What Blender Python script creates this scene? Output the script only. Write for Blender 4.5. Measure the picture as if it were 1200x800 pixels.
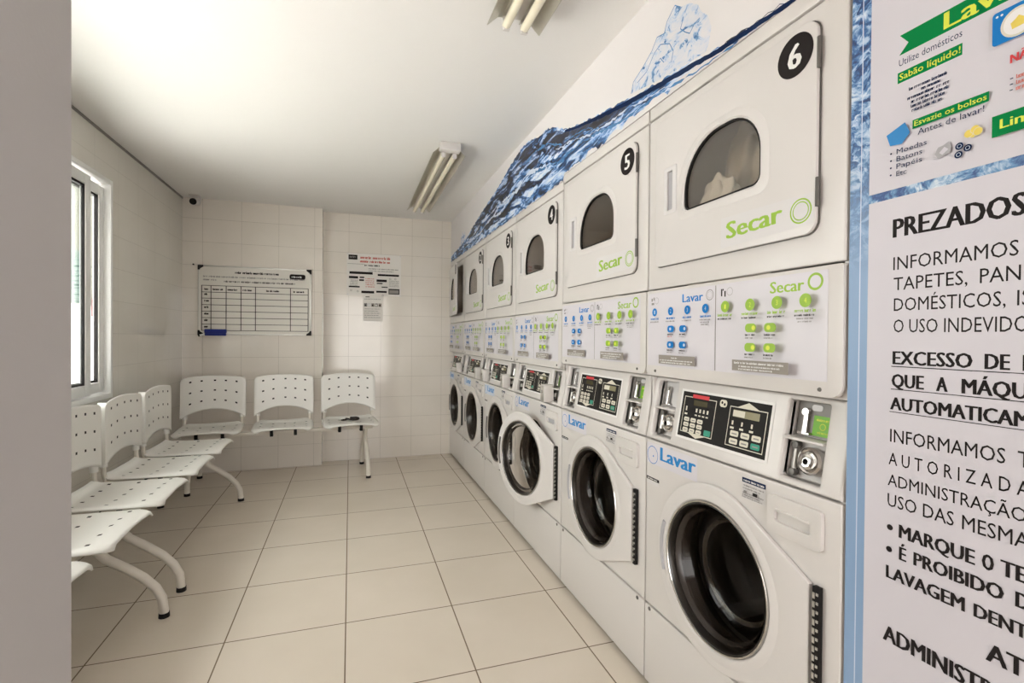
import bpy, bmesh, math, random
from mathutils import Vector, Matrix
random.seed(7)
S = bpy.context.scene
for o in list(bpy.data.objects): bpy.data.objects.remove(o)
COL = S.collection
PI = math.pi

# ------------------------------------------------------------------ camera
CAM_H = 1.2008
YAW, PITCH, ROLL, FPX = math.radians(18.145), math.radians(0.496), math.radians(0.453), 578.43
cd = bpy.data.cameras.new('camera'); cam = bpy.data.objects.new('camera', cd); COL.objects.link(cam)
cd.sensor_width = 36.0; cd.lens = FPX / 1200 * 36; cd.clip_start = 0.02; cd.clip_end = 200
fw = Vector((math.sin(YAW)*math.cos(PITCH), math.cos(YAW)*math.cos(PITCH), -math.sin(PITCH)))
rt = Vector((math.cos(YAW), -math.sin(YAW), 0)); up = rt.cross(fw)
r2 = rt*math.cos(ROLL) + up*math.sin(ROLL); u2 = up*math.cos(ROLL) - rt*math.sin(ROLL)
cam.matrix_world = Matrix(((r2.x, u2.x, -fw.x, 0), (r2.y, u2.y, -fw.y, 0), (r2.z, u2.z, -fw.z, CAM_H), (0, 0, 0, 1)))
S.camera = cam

# ------------------------------------------------------------------ sky, exposure, window portal
w = bpy.data.worlds.new('sky'); S.world = w; w.use_nodes = True
nb = w.node_tree.nodes['Background']; nb.inputs[0].default_value = (1.0, 0.965, 0.94, 1); nb.inputs[1].default_value = 5.2
S.view_settings.view_transform = 'Standard'; S.view_settings.look = 'None'
S.view_settings.exposure = 0.50; S.view_settings.gamma = 1; S.view_settings.use_curve_mapping = False
sl = bpy.data.lights.new('sun', 'SUN'); sl.energy = 21; sl.angle = math.radians(1); sl.color = (1, .97, .96)
so = bpy.data.objects.new('sun', sl); COL.objects.link(so); so.rotation_euler = Vector((-.05, -.25, -1)).to_track_quat('-Z', 'Y').to_euler()
def portal(name, loc, rot, sx, sy):
    l = bpy.data.lights.new(name, 'AREA'); l.shape = 'RECTANGLE'; l.size = sx; l.size_y = sy
    l.cycles.is_portal = True
    o = bpy.data.objects.new(name, l); COL.objects.link(o); o.location = loc; o.rotation_euler = rot
# ------------------------------------------------------------------ room numbers (metres)
XM = 0.977; XL = -1.367; YP = 4.893; YB = 5.013; XP = -0.2475; ZC = 2.376
W = 0.72; Y6 = 0.7578
WIN = (0.95, 3.557, 0.822, 2.112)       # window y0,y1,z0,z1
JX, JY0, JY1 = -0.3, 0.49, 0.69         # doorway jamb beside the camera
portal('window_portal', (XL-0.12, (WIN[0]+WIN[1])/2, (WIN[2]+WIN[3])/2), (0, -PI/2, 0), WIN[3]-WIN[2], WIN[1]-WIN[0])
portal('doorway_portal', (0.25, -1.72, 1.05), (PI/2, 0, PI), 1.1, 2.1)

# ------------------------------------------------------------------ materials
MATS = {}
def mat(name, col, rough=0.5, metal=0.0, spec=0.5, coat=0.0, noise=0.0, nscale=6.0, bump=0.0, bscale=80.0):
    if name in MATS: return MATS[name]
    m = bpy.data.materials.new(name); m.use_nodes = True; nt = m.node_tree; b = nt.nodes['Principled BSDF']
    c = (*col, 1) if len(col) == 3 else col
    b.inputs['Base Color'].default_value = c; b.inputs['Roughness'].default_value = rough
    b.inputs['Metallic'].default_value = metal; b.inputs['Specular IOR Level'].default_value = spec
    b.inputs['Coat Weight'].default_value = coat
    tc = nt.nodes.new('ShaderNodeTexCoord')
    if noise > 0:
        n = nt.nodes.new('ShaderNodeTexNoise'); n.inputs['Scale'].default_value = nscale; n.inputs['Detail'].default_value = 4
        nt.links.new(tc.outputs['Object'], n.inputs['Vector'])
        mx = nt.nodes.new('ShaderNodeMix'); mx.data_type = 'RGBA'
        mx.inputs['A'].default_value = tuple(x*(1-noise) for x in c[:3]) + (1,)
        mx.inputs['B'].default_value = tuple(min(1, x*(1+noise)) for x in c[:3]) + (1,)
        nt.links.new(n.outputs['Fac'], mx.inputs['Factor']); nt.links.new(mx.outputs['Result'], b.inputs['Base Color'])
    if bump > 0:
        n = nt.nodes.new('ShaderNodeTexNoise'); n.inputs['Scale'].default_value = bscale
        nt.links.new(tc.outputs['Object'], n.inputs['Vector'])
        bp = nt.nodes.new('ShaderNodeBump'); bp.inputs['Strength'].default_value = bump; bp.inputs['Distance'].default_value = 0.002
        nt.links.new(n.outputs['Fac'], bp.inputs['Height']); nt.links.new(bp.outputs['Normal'], b.inputs['Normal'])
    MATS[name] = m; return m

def tile_mat(name, c1, c2, grout, bw, bh, mortar, rough, ox=0, oy=0, bump=0.3, wav=0.0):
    m = bpy.data.materials.new(name); m.use_nodes = True; nt = m.node_tree; b = nt.nodes['Principled BSDF']
    tc = nt.nodes.new('ShaderNodeTexCoord'); mp = nt.nodes.new('ShaderNodeMapping')
    mp.inputs['Location'].default_value = (-ox, -oy, 0)
    nt.links.new(tc.outputs['UV'], mp.inputs['Vector'])
    br = nt.nodes.new('ShaderNodeTexBrick'); br.offset = 0; br.squash = 1
    nt.links.new(mp.outputs['Vector'], br.inputs['Vector'])
    br.inputs['Color1'].default_value = (*c1, 1); br.inputs['Color2'].default_value = (*c2, 1); br.inputs['Mortar'].default_value = (*grout, 1)
    br.inputs['Scale'].default_value = 1; br.inputs['Mortar Size'].default_value = mortar; br.inputs['Mortar Smooth'].default_value = 0.2
    br.inputs['Brick Width'].default_value = bw; br.inputs['Row Height'].default_value = bh
    n = nt.nodes.new('ShaderNodeTexNoise'); n.inputs['Scale'].default_value = 2.2; n.inputs['Detail'].default_value = 5
    nt.links.new(mp.outputs['Vector'], n.inputs['Vector'])
    mx = nt.nodes.new('ShaderNodeMix'); mx.data_type = 'RGBA'; mx.blend_type = 'MULTIPLY'; mx.inputs['Factor'].default_value = 1
    cr = nt.nodes.new('ShaderNodeValToRGB'); cr.color_ramp.elements[0].position = .3; cr.color_ramp.elements[1].position = .7
    cr.color_ramp.elements[0].color = (.93, .925, .91, 1); cr.color_ramp.elements[1].color = (1, 1, 1, 1)
    nt.links.new(n.outputs['Fac'], cr.inputs['Fac'])
    nt.links.new(br.outputs['Color'], mx.inputs['A']); nt.links.new(cr.outputs['Color'], mx.inputs['B'])
    nt.links.new(mx.outputs['Result'], b.inputs['Base Color'])
    b.inputs['Roughness'].default_value = rough
    inv = nt.nodes.new('ShaderNodeMath'); inv.operation = 'SUBTRACT'; inv.inputs[0].default_value = 1
    nt.links.new(br.outputs['Fac'], inv.inputs[1])
    add = nt.nodes.new('ShaderNodeMath'); add.operation = 'MULTIPLY_ADD'; add.inputs[1].default_value = wav
    nt.links.new(n.outputs['Fac'], add.inputs[0]); nt.links.new(inv.outputs[0], add.inputs[2])
    bp = nt.nodes.new('ShaderNodeBump'); bp.inputs['Strength'].default_value = bump; bp.inputs['Distance'].default_value = 0.002
    nt.links.new(add.outputs[0], bp.inputs['Height']); nt.links.new(bp.outputs['Normal'], b.inputs['Normal'])
    MATS[name] = m; return m

def glass_mat(name, tint, rough=0.02, refl=1.0, ior=1.45):
    m = bpy.data.materials.new(name); m.use_nodes = True; nt = m.node_tree; nt.nodes.clear()
    out = nt.nodes.new('ShaderNodeOutputMaterial'); mx = nt.nodes.new('ShaderNodeMixShader')
    t = nt.nodes.new('ShaderNodeBsdfTransparent'); t.inputs[0].default_value = (*tint, 1)
    g = nt.nodes.new('ShaderNodeBsdfGlossy'); g.inputs['Roughness'].default_value = rough; g.inputs[0].default_value = (refl, refl, refl, 1)
    f0 = ((ior-1)/(ior+1))**2                       # Schlick reflectance, the same from both sides of the thin pane
    ge = nt.nodes.new('ShaderNodeNewGeometry'); dt = nt.nodes.new('ShaderNodeVectorMath'); dt.operation = 'DOT_PRODUCT'
    nt.links.new(ge.outputs['Normal'], dt.inputs[0]); nt.links.new(ge.outputs['Incoming'], dt.inputs[1])
    def mth(op, a, b):
        n = nt.nodes.new('ShaderNodeMath'); n.operation = op
        for i, x in enumerate((a, b)):
            if isinstance(x, (int, float)): n.inputs[i].default_value = x
            elif x is not None: nt.links.new(x, n.inputs[i])
        return n.outputs[0]
    c = mth('ABSOLUTE', dt.outputs['Value'], None); p5 = mth('POWER', mth('SUBTRACT', 1, c), 5)
    fr = mth('ADD', mth('MULTIPLY', p5, 1-f0), f0)
    nt.links.new(fr, mx.inputs[0]); nt.links.new(t.outputs[0], mx.inputs[1]); nt.links.new(g.outputs[0], mx.inputs[2])
    nt.links.new(mx.outputs[0], out.inputs[0]); MATS[name] = m; return m

def water_mat(name, sy, sz, stops, fade=None):
    """printed water picture: warped noise through a blue colour ramp (print pattern, in metres on the wall plane)"""
    m = bpy.data.materials.new(name); m.use_nodes = True; nt = m.node_tree; b = nt.nodes['Principled BSDF']; L = nt.links.new
    tc = nt.nodes.new('ShaderNodeTexCoord')
    mp = nt.nodes.new('ShaderNodeMapping'); mp.inputs['Scale'].default_value = (1, sy, sz); mp.inputs['Rotation'].default_value = (0.18, 0, 0)
    L(tc.outputs['Object'], mp.inputs['Vector'])
    n1 = nt.nodes.new('ShaderNodeTexNoise'); n1.inputs['Scale'].default_value = 1.6; n1.inputs['Detail'].default_value = 6; n1.inputs['Distortion'].default_value = 1.6
    L(mp.outputs['Vector'], n1.inputs['Vector'])
    ad = nt.nodes.new('ShaderNodeVectorMath'); ad.operation = 'ADD'
    sc = nt.nodes.new('ShaderNodeVectorMath'); sc.operation = 'SCALE'; sc.inputs['Scale'].default_value = 0.55
    L(n1.outputs['Color'], sc.inputs[0]); L(mp.outputs['Vector'], ad.inputs[0]); L(sc.outputs[0], ad.inputs[1])
    v = nt.nodes.new('ShaderNodeTexVoronoi'); v.feature = 'DISTANCE_TO_EDGE'; v.inputs['Scale'].default_value = 2.3
    L(ad.outputs[0], v.inputs['Vector'])
    n2 = nt.nodes.new('ShaderNodeTexNoise'); n2.inputs['Scale'].default_value = 2.4; n2.inputs['Detail'].default_value = 8; n2.inputs['Roughness'].default_value = .62; n2.inputs['Distortion'].default_value = 2.2
    L(ad.outputs[0], n2.inputs['Vector'])
    mm = nt.nodes.new('ShaderNodeMath'); mm.operation = 'MULTIPLY_ADD'; mm.inputs[1].default_value = 0.55; mm.inputs[2].default_value = -0.07
    L(v.outputs['Distance'], mm.inputs[0])
    sm = nt.nodes.new('ShaderNodeMath'); sm.operation = 'ADD'; L(n2.outputs['Fac'], sm.inputs[0]); L(mm.outputs[0], sm.inputs[1])
    cr = nt.nodes.new('ShaderNodeValToRGB'); els = cr.color_ramp.elements
    els[0].position, els[0].color = stops[0][0], (*stops[0][1], 1); els[1].position, els[1].color = stops[-1][0], (*stops[-1][1], 1)
    for p, c in stops[1:-1]:
        e = els.new(p); e.color = (*c, 1)
    L(sm.outputs[0], cr.inputs['Fac'])
    last = cr.outputs['Color']
    if fade:                             # the print itself turns to plain pale blue below
        sx = nt.nodes.new('ShaderNodeSeparateXYZ'); L(tc.outputs['Object'], sx.inputs[0])
        mr = nt.nodes.new('ShaderNodeMapRange'); mr.inputs['From Min'].default_value = fade[0]; mr.inputs['From Max'].default_value = fade[1]
        L(sx.outputs['Z'], mr.inputs['Value'])
        mx = nt.nodes.new('ShaderNodeMix'); mx.data_type = 'RGBA'; mx.inputs['A'].default_value = (*fade[2], 1)
        L(mr.outputs[0], mx.inputs['Factor']); L(last, mx.inputs['B']); last = mx.outputs['Result']
    L(last, b.inputs['Base Color']); b.inputs['Roughness'].default_value = 0.4
    MATS[name] = m; return m

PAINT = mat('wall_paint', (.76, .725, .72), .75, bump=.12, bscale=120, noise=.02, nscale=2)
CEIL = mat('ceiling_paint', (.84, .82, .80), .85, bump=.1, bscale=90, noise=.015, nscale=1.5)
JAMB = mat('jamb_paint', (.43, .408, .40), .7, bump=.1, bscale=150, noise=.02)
FLOOR = tile_mat('floor_tile', (.76, .675, .575), (.74, .66, .56), (.22, .165, .115), .449, .4487, .0028, .24, -.0125, 1.7185, .35, .25)
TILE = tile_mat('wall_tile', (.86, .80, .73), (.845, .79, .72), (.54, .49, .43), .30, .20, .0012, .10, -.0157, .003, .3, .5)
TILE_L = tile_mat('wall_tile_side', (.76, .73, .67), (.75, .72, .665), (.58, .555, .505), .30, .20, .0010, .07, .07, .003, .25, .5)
WHITE = mat('white_enamel', (.69, .655, .63), .32, coat=.15, noise=.012, nscale=3)
WHITE2 = mat('white_plastic', (.69, .655, .63), .38, noise=.012, nscale=5)
DOORW = mat('white_door_enamel', (.70, .665, .645), .30, coat=.15, noise=.01, nscale=4)
PLAST = mat('seat_plastic', (.82, .80, .755), .33, noise=.015, nscale=8)
TUBEW = mat('cream_tube_paint', (.74, .69, .61), .35, noise=.02, nscale=10)
ALU = mat('white_aluminium', (.84, .84, .82), .35, noise=.01)
SILV = mat('satin_aluminium', (.62, .60, .56), .35, metal=.8, noise=.05)
CHROME = mat('chrome', (.60, .58, .56), .18, metal=1.0, noise=.04)
STEEL = mat('drum_steel', (.27, .245, .22), .3, metal=.9, noise=.12, nscale=12)
RUBBER = mat('black_rubber', (.018, .015, .013), .28, noise=.2)
GASK = mat('brown_gasket', (.035, .027, .022), .2, noise=.3, nscale=9)
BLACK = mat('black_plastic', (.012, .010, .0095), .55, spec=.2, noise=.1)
DKGREY = mat('dark_grey_metal', (.13, .12, .11), .4, metal=.4, noise=.15, nscale=30)
GREYP = mat('grey_plate', (.27, .25, .23), .4, noise=.05)
SLOT = mat('grey_slot', (.42, .41, .43), .5, noise=.05)
INNER = mat('dryer_drum', (.66, .60, .53), .5, noise=.1)
PAPER = mat('paper', (.66, .63, .68), .5, noise=.012)
PAPERW = mat('whiteboard_face', (.80, .765, .70), .25, noise=.01)
PAPERS = mat('sheet_paper', (.82, .785, .74), .5, noise=.01)
STICK = mat('sticker_film', (.69, .66, .70), .35, noise=.01)
STICK2 = mat('clear_sticker_film', (.70, .675, .67), .3, noise=.01)
LBLUE = mat('label_blue_film', (.62, .68, .80), .35, noise=.02)
INK = mat('black_ink', (.022, .018, .018), .7, spec=.12, noise=.1)
INKG = mat('grey_ink', (.30, .28, .27), .7, spec=.12, noise=.1)
INKT = mat('taupe_ink', (.30, .265, .23), .55, noise=.05)
TILEINK = mat('table_ink', (.055, .045, .04), .7, spec=.12, noise=.1)
RED = mat('red_ink', (.62, .03, .04), .5, noise=.05)
PINKR = mat('faded_red_ink', (.60, .18, .15), .5, noise=.1)
BLUE = mat('blue_ink', (.015, .20, .56), .7, spec=.12, noise=.05)
BLUE2 = mat('bright_blue_ink', (.01, .23, .58), .45, noise=.05)
BLUEW = mat('wave_line_ink', (.05, .20, .45), .45, noise=.3, nscale=40)
NAVY = mat('navy_ink', (.008, .022, .075), .7, spec=.12, noise=.1)
LIME = mat('lime_ink', (.30, .50, .03), .45, noise=.05)
GREEN = mat('green_ink', (.0, .22, .055), .7, spec=.12, noise=.05)
YELL = mat('yellow_green_ink', (.72, .78, .06), .45, noise=.05)
YELO = mat('yellow_ink', (.80, .62, .10), .45, noise=.15, nscale=60)
BRIGHT = mat('bright_green_card', (.17, .48, .012), .4, noise=.05)
WINK = mat('white_ink', (.84, .82, .80), .45, noise=.02)
CREAMI = mat('cream_ink', (.70, .66, .55), .45, noise=.05)
TEALK = mat('teal_key', (.02, .30, .20), .4, noise=.05)
LCD = mat('display_glass', (.30, .27, .16), .2, noise=.1, nscale=80)
LCDK = mat('dark_display_glass', (.07, .06, .03), .2, noise=.1)
FELT = mat('blue_felt', (.016, .03, .24), .7, noise=.2, nscale=40)
TUBEL = mat('lamp_tube_glass', (.86, .80, .64), .25, noise=.02)
REFL = mat('lamp_reflector', (.58, .55, .48), .3, metal=.5, noise=.06, nscale=25)
LINEN = mat('cream_linen', (.72, .63, .50), .9, noise=.12, nscale=14, bump=.3, bscale=60)
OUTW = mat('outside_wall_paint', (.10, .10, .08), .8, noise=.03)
OUTT = mat('outside_teal_paint', (.028, .062, .055), .7, noise=.03)
OUTR = mat('outside_red_paint', (.11, .035, .035), .7, noise=.03)
OUTG = mat('outside_ground', (.66, .64, .62), .9, noise=.05)
GLASSW = glass_mat('window_glass', (.93, .95, .94))
GLASSD = glass_mat('dryer_glass', (.90, .87, .83), .03, 1.0, 1.75)
GLASSB = glass_mat('washer_glass', (.80, .76, .71), .04, .5)
WATER = water_mat('water_print', 1.3, 7.0, [(.37, (.008, .012, .03)), (.44, (.01, .05, .17)), (.50, (.03, .17, .45)), (.53, (.25, .43, .74)), (.58, (.50, .63, .84)), (.68, (.74, .78, .86))])
WATER_D = water_mat('dark_water_print', 1.3, 7.0, [(.38, (.012, .011, .014)), (.50, (.018, .022, .05)), (.57, (.04, .09, .24)), (.62, (.25, .38, .62)), (.74, (.6, .68, .82))])
SPLASH = water_mat('splash_print', 5.0, 7.0, [(.34, (.03, .12, .32)), (.39, (.16, .33, .58)), (.43, (.50, .60, .76)), (.50, (.66, .68, .75)), (.7, (.74, .715, .74))])
BORDER = water_mat('border_water_print', 9.0, 9.0, [(.36, (.02, .05, .15)), (.46, (.05, .16, .40)), (.54, (.30, .46, .68)), (.66, (.68, .76, .86))], fade=(1.33, 1.62, (.25, .38, .58)))
BANDW = water_mat('band_water_print', 9.0, 9.0, [(.36, (.03, .08, .24)), (.5, (.12, .28, .52)), (.6, (.45, .58, .72)), (.7, (.7, .76, .82))])

# ------------------------------------------------------------------ mesh helpers
class MB:
    def __init__(s): s.bm = bmesh.new(); s.mats = []
    def mi(s, m):
        if m not in s.mats: s.mats.append(m)
        return s.mats.index(m)
    def face(s, vs, m):
        try: f = s.bm.faces.new(vs)
        except ValueError: return None
        f.material_index = s.mi(m); return f
    def poly(s, pts, m): return s.face([s.bm.verts.new(p) for p in pts], m)
    def box(s, x0, x1, y0, y1, z0, z1, m, bev=0.0, seg=2, M=None):
        bm2 = bmesh.new(); bmesh.ops.create_cube(bm2, size=1)
        for v in bm2.verts: v.co = Vector(((x0+x1)/2+v.co.x*(x1-x0), (y0+y1)/2+v.co.y*(y1-y0), (z0+z1)/2+v.co.z*(z1-z0)))
        if bev > 0: bmesh.ops.bevel(bm2, geom=bm2.edges[:], offset=bev, segments=seg, affect='EDGES', profile=.5)
        s.merge(bm2, m, M); return s
    def merge(s, bm2, m, M=None):
        k = s.mi(m); mp = {}
        for v in bm2.verts: mp[v] = s.bm.verts.new(M @ v.co if M else v.co)
        for f in bm2.faces:
            try: g = s.bm.faces.new([mp[v] for v in f.verts]); g.material_index = k
            except ValueError: pass
        bm2.free()
    def tube(s, pts, r, m, n=10, cap=True):
        pts = [Vector(p) for p in pts]; rs = r if isinstance(r, (list, tuple)) else [r]*len(pts)
        rings = []; ref = None
        for i, p in enumerate(pts):
            t = (pts[min(i+1, len(pts)-1)] - pts[max(i-1, 0)]).normalized()
            if ref is None:
                ref = Vector((0, 0, 1)) if abs(t.z) < .9 else Vector((1, 0, 0))
            a = t.cross(ref).normalized(); ref = a.cross(t).normalized()
            rings.append([s.bm.verts.new(p + (a*math.cos(2*PI*k/n) + ref*math.sin(2*PI*k/n))*rs[i]) for k in range(n)])
        for i in range(len(rings)-1):
            for k in range(n): s.face([rings[i][k], rings[i][(k+1) % n], rings[i+1][(k+1) % n], rings[i+1][k]], m)
        if cap: s.face(rings[0][::-1], m); s.face(rings[-1], m)
        return s
    def lathe(s, prof, cu, cz, m, n=48, closed=False, ax=(0, 1, 0)):
        """profile [(radius, y)] turned about the y axis through (cu, *, cz)"""
        rings = []
        for r, y in prof:
            if r < 1e-6: rings.append([s.bm.verts.new((cu, y, cz))])
            else: rings.append([s.bm.verts.new((cu+r*math.cos(2*PI*k/n), y, cz+r*math.sin(2*PI*k/n))) for k in range(n)])
        seq = list(range(len(rings)-1)) + ([len(rings)-1] if closed else [])
        for i in seq:
            A, B = rings[i], rings[(i+1) % len(rings)]
            for k in range(n):
                k2 = (k+1) % n
                if len(A) == 1 and len(B) == 1: continue
                if len(A) == 1: s.face([A[0], B[k], B[k2]], m)
                elif len(B) == 1: s.face([A[k], B[0], A[k2]], m)
                else: s.face([A[k], B[k], B[k2], A[k2]], m)
        return s
    def plate(s, outer, holes, y0, y1, m, fn=None, bev=0.0):
        """flat plate in the (u,z) plane from y0 (front) to y1 (back) with holes; fn(u,y,z) bends it"""
        b2 = bmesh.new(); es = []
        for lp in [outer]+list(holes):
            vs = [b2.verts.new((p[0], y0, p[1])) for p in lp]
            for i in range(len(vs)): es.append(b2.edges.new((vs[i], vs[(i+1) % len(vs)])))
        bmesh.ops.triangle_fill(b2, use_beauty=True, use_dissolve=False, edges=es, normal=(0, -1, 0))
        for f in b2.faces:
            f.normal_update()
            if f.normal.y > 0: f.normal_flip()
        r = bmesh.ops.extrude_face_region(b2, geom=b2.faces[:])
        for g in r['geom']:
            if isinstance(g, bmesh.types.BMVert): g.co.y = y1
        bmesh.ops.recalc_face_normals(b2, faces=b2.faces[:])
        if bev > 0:
            ed = [e for e in b2.edges if len(e.link_faces) == 2 and all(abs(v.co.y-y0) < 1e-6 for v in e.verts) and e.calc_face_angle(0) > .8]
            bmesh.ops.bevel(b2, geom=ed, offset=bev, segments=3, affect='EDGES', profile=.5, clamp_overlap=True)
        if fn:
            for v in b2.verts: v.co = Vector(fn(*v.co))
        s.merge(b2, m); return s
    def build(s, name, parent=None, smooth=35, recalc=False, loc=None):
        if recalc: bmesh.ops.recalc_face_normals(s.bm, faces=s.bm.faces[:])
        me = bpy.data.meshes.new(name); s.bm.to_mesh(me); s.bm.free()
        for m in s.mats: me.materials.append(m)
        if smooth:
            for p in me.polygons: p.use_smooth = True
            me.set_sharp_from_angle(angle=math.radians(smooth))
        o = bpy.data.objects.new(name, me); COL.objects.link(o)
        if parent: o.parent = parent
        if loc: o.location = loc
        return o

def rrect(x0, x1, z0, z1, r, n=5):
    rs = r if isinstance(r, (list, tuple)) else (r, r, r, r)     # bl, br, tr, tl
    out = []
    for (cx, cz, a0, rr) in ((x0+rs[0], z0+rs[0], PI, rs[0]), (x1-rs[1], z0+rs[1], 1.5*PI, rs[1]), (x1-rs[2], z1-rs[2], 0, rs[2]), (x0+rs[3], z1-rs[3], .5*PI, rs[3])):
        k = n if rr > 1e-5 else 0
        for i in range(k+1):
            a = a0 + (PI/2*i/k if k else 0); out.append((cx+rr*math.cos(a), cz+rr*math.sin(a)))
    return out
def circ(cx, cz, r, n=48, rz=None): return [(cx+r*math.cos(2*PI*k/n), cz+(rz or r)*math.sin(2*PI*k/n)) for k in range(n)]

def tag(o, label=None, cat=None, group=None, kind=None):
    if label: o['label'] = label
    if cat: o['category'] = cat
    if group: o['group'] = group
    if kind: o['kind'] = kind
    return o
def thing(name, label, cat, loc=(0, 0, 0), rz=0, group=None):
    o = bpy.data.objects.new(name, None); o.empty_display_size = .1; COL.objects.link(o)
    o.location = loc; o.rotation_euler = (0, 0, rz); return tag(o, label, cat, group)

_txt = {}
def text_mesh(body, bold):
    k = (body, bold)
    if k not in _txt:
        c = bpy.data.curves.new('lettering', 'FONT'); c.body = body; c.size = 1; c.resolution_u = 2; c.fill_mode = 'FRONT'
        if bold: c.offset = bold
        o = bpy.data.objects.new('lettering', c); COL.objects.link(o)
        dg = bpy.context.evaluated_depsgraph_get(); dg.update()
        me = bpy.data.meshes.new_from_object(o.evaluated_get(dg))
        vs = [(v.co.x, v.co.y) for v in me.vertices]; fs = [tuple(p.vertices) for p in me.polygons]
        bpy.data.objects.remove(o); bpy.data.curves.remove(c); bpy.data.meshes.remove(me)
        _txt[k] = (vs, fs)
    return _txt[k]
_cap = [None]
class Art(MB):
    """printed flat artwork: shapes in (a,b) metres, laid on by map(a,b,off)"""
    def __init__(s, mp, lift=0.0006): super().__init__(); s.mp = mp; s.lift = lift; s.n = 0
    def up(s): s.n += 1; return s.lift + s.n*1.2e-5
    def P(s, pts, m):
        o = s.up()
        bm2 = bmesh.new(); vs = [bm2.verts.new((p[0], p[1], 0)) for p in pts]; bm2.faces.new(vs)
        if len(pts) > 4: bmesh.ops.triangulate(bm2, faces=bm2.faces[:])
        k = s.mi(m); mpv = {v: s.bm.verts.new(s.mp(v.co.x, v.co.y, o)) for v in bm2.verts}
        for f in bm2.faces: g = s.bm.faces.new([mpv[v] for v in f.verts]); g.material_index = k
        bm2.free(); return s
    def R(s, a0, a1, b0, b1, m): return s.P([(a0, b0), (a1, b0), (a1, b1), (a0, b1)], m)
    def RR(s, a0, a1, b0, b1, r, m): return s.P(rrect(a0, a1, b0, b1, r, 4), m)
    def D(s, a, b, r, m, n=28, rz=None): return s.P(circ(a, b, r, n, rz), m)
    def ring(s, a, b, r, t, m, n=32):
        o = s.up(); A = [s.bm.verts.new(s.mp(*p, o)) for p in circ(a, b, r, n)]; B = [s.bm.verts.new(s.mp(*p, o)) for p in circ(a, b, r-t, n)]
        for k in range(n): s.face([A[k], A[(k+1) % n], B[(k+1) % n], B[k]], m)
        return s
    def T(s, body, a, b, cap, width, m, bold=0.0, rot=0.0):
        if bold > .011:
            d = bold*cap; k = 3
            for q in range(k):
                t = d*(2*q/(k-1)-1)
                s._T(body, a+d+t, b, cap, (width-2*d) if width else None, m, 0, rot)
            return s
        return s._T(body, a, b, cap, width, m, 0, rot)
    def _T(s, body, a, b, cap, width, m, bold=0.0, rot=0.0):
        if _cap[0] is None:
            v, f = text_mesh('H', 0); _cap[0] = max(p[1] for p in v)
        vs, fs = text_mesh(body, bold)
        x0 = min(p[0] for p in vs); x1 = max(p[0] for p in vs); sz = cap/_cap[0]
        sx = width/(x1-x0) if width else sz
        o = s.up(); c, sn = math.cos(rot), math.sin(rot); nv = []
        for x, y in vs:
            p, q = (x-x0)*sx, y*sz
            nv.append(s.bm.verts.new(s.mp(a+p*c-q*sn, b+p*sn+q*c, o)))
        for f in fs: s.face([nv[i] for i in f], m)
        return s
    def scrib(s, a0, a1, b, h, m, seed=1, wt=.22):
        """a line of print too small to read in the photograph"""
        rnd = random.Random(seed); a = a0
        while a < a1-h*.3:
            n = rnd.randint(2, 8)
            for i in range(n):
                lw = h*rnd.uniform(.45, .7)
                if a+lw > a1: break
                t = h*wt; k = rnd.random(); hh = h*(1 if k > .7 else .72)
                s.R(a, a+t, b, b+hh, m)
                if k < .6: s.R(a, a+lw*.75, b+hh-t, b+hh, m)
                if .3 < k: s.R(a+lw*.6, a+lw*.6+t, b, b+h*.72, m)
                if k > .5: s.R(a, a+lw*.75, b, b+t, m)
                a += lw
            a += h*.45
        return s

# ------------------------------------------------------------------ setting
def plane_uv(name, pts, uvs, m, kind='structure', holes=None):
    me = bpy.data.meshes.new(name); me.from_pydata(pts, [], [list(range(len(pts)))]); me.materials.append(m)
    ul = me.uv_layers.new(name='UVMap')
    for i, l in enumerate(me.loops): ul.data[i].uv = uvs[l.vertex_index]
    o = bpy.data.objects.new(name, me); COL.objects.link(o); o['kind'] = kind; return o
def boxes_uv(name, bxs, m, bev=0):
    b = MB()
    for q in bxs: b.box(*q, m, bev)
    bm = b.bm; ul = bm.loops.layers.uv.new('UVMap'); bm.normal_update()
    for f in bm.faces:
        n = f.normal; ax = max(range(3), key=lambda i: abs(n[i]))
        for l in f.loops:
            c = l.vert.co
            l[ul].uv = (c.y, c.z) if ax == 0 else ((c.x, c.z) if ax == 1 else (c.x, c.y))
    o = b.build(name, smooth=0); o['kind'] = 'structure'; return o
YF = -1.6
boxes_uv('floor', [(XL-.2, XM+.9, YF, YB+.15, -.12, 0)], FLOOR)
boxes_uv('ceiling_with_added_canopy', [(XL-.2, XM+.9, YF-1.1, YB+.15, ZC, ZC+.12)], CEIL)  # overhang past the rear wall is an added, unseen canopy cutting sky light
y0, y1, z0, z1 = WIN
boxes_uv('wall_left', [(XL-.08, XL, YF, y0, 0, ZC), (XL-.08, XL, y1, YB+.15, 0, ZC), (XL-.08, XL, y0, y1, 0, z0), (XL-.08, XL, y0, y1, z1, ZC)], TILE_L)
boxes_uv('shadow_strip_1', [(XL, XL+.004, JY1, YP, ZC-.016, ZC)], mat('painted_edge_shadow', (.26, .24, .22), .8, noise=.05))  # dark strip paints in the soft shadow under the left ceiling edge
boxes_uv('wall_back', [(XL, XM+.9, YB, YB+.15, 0, ZC)], TILE)
boxes_uv('wall_pilaster', [(XL, XP, YP, YB, 0, ZC)], TILE)
boxes_uv('wall_right', [(XM+.002, XM+.9, YF, Y6-.004, 0, ZC), (XM+.002, XM+.9, Y6-.004, 2.199, 1.99, ZC), (XM+.002, XM+.9, 2.199, YB, 1.962, ZC), (XM+.78, XM+.9, Y6-.004, YB, 0, 1.962)], PAINT)
boxes_uv('wall_front', [(XL, JX, JY0, JY1, 0, ZC)], JAMB, .004)

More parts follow.
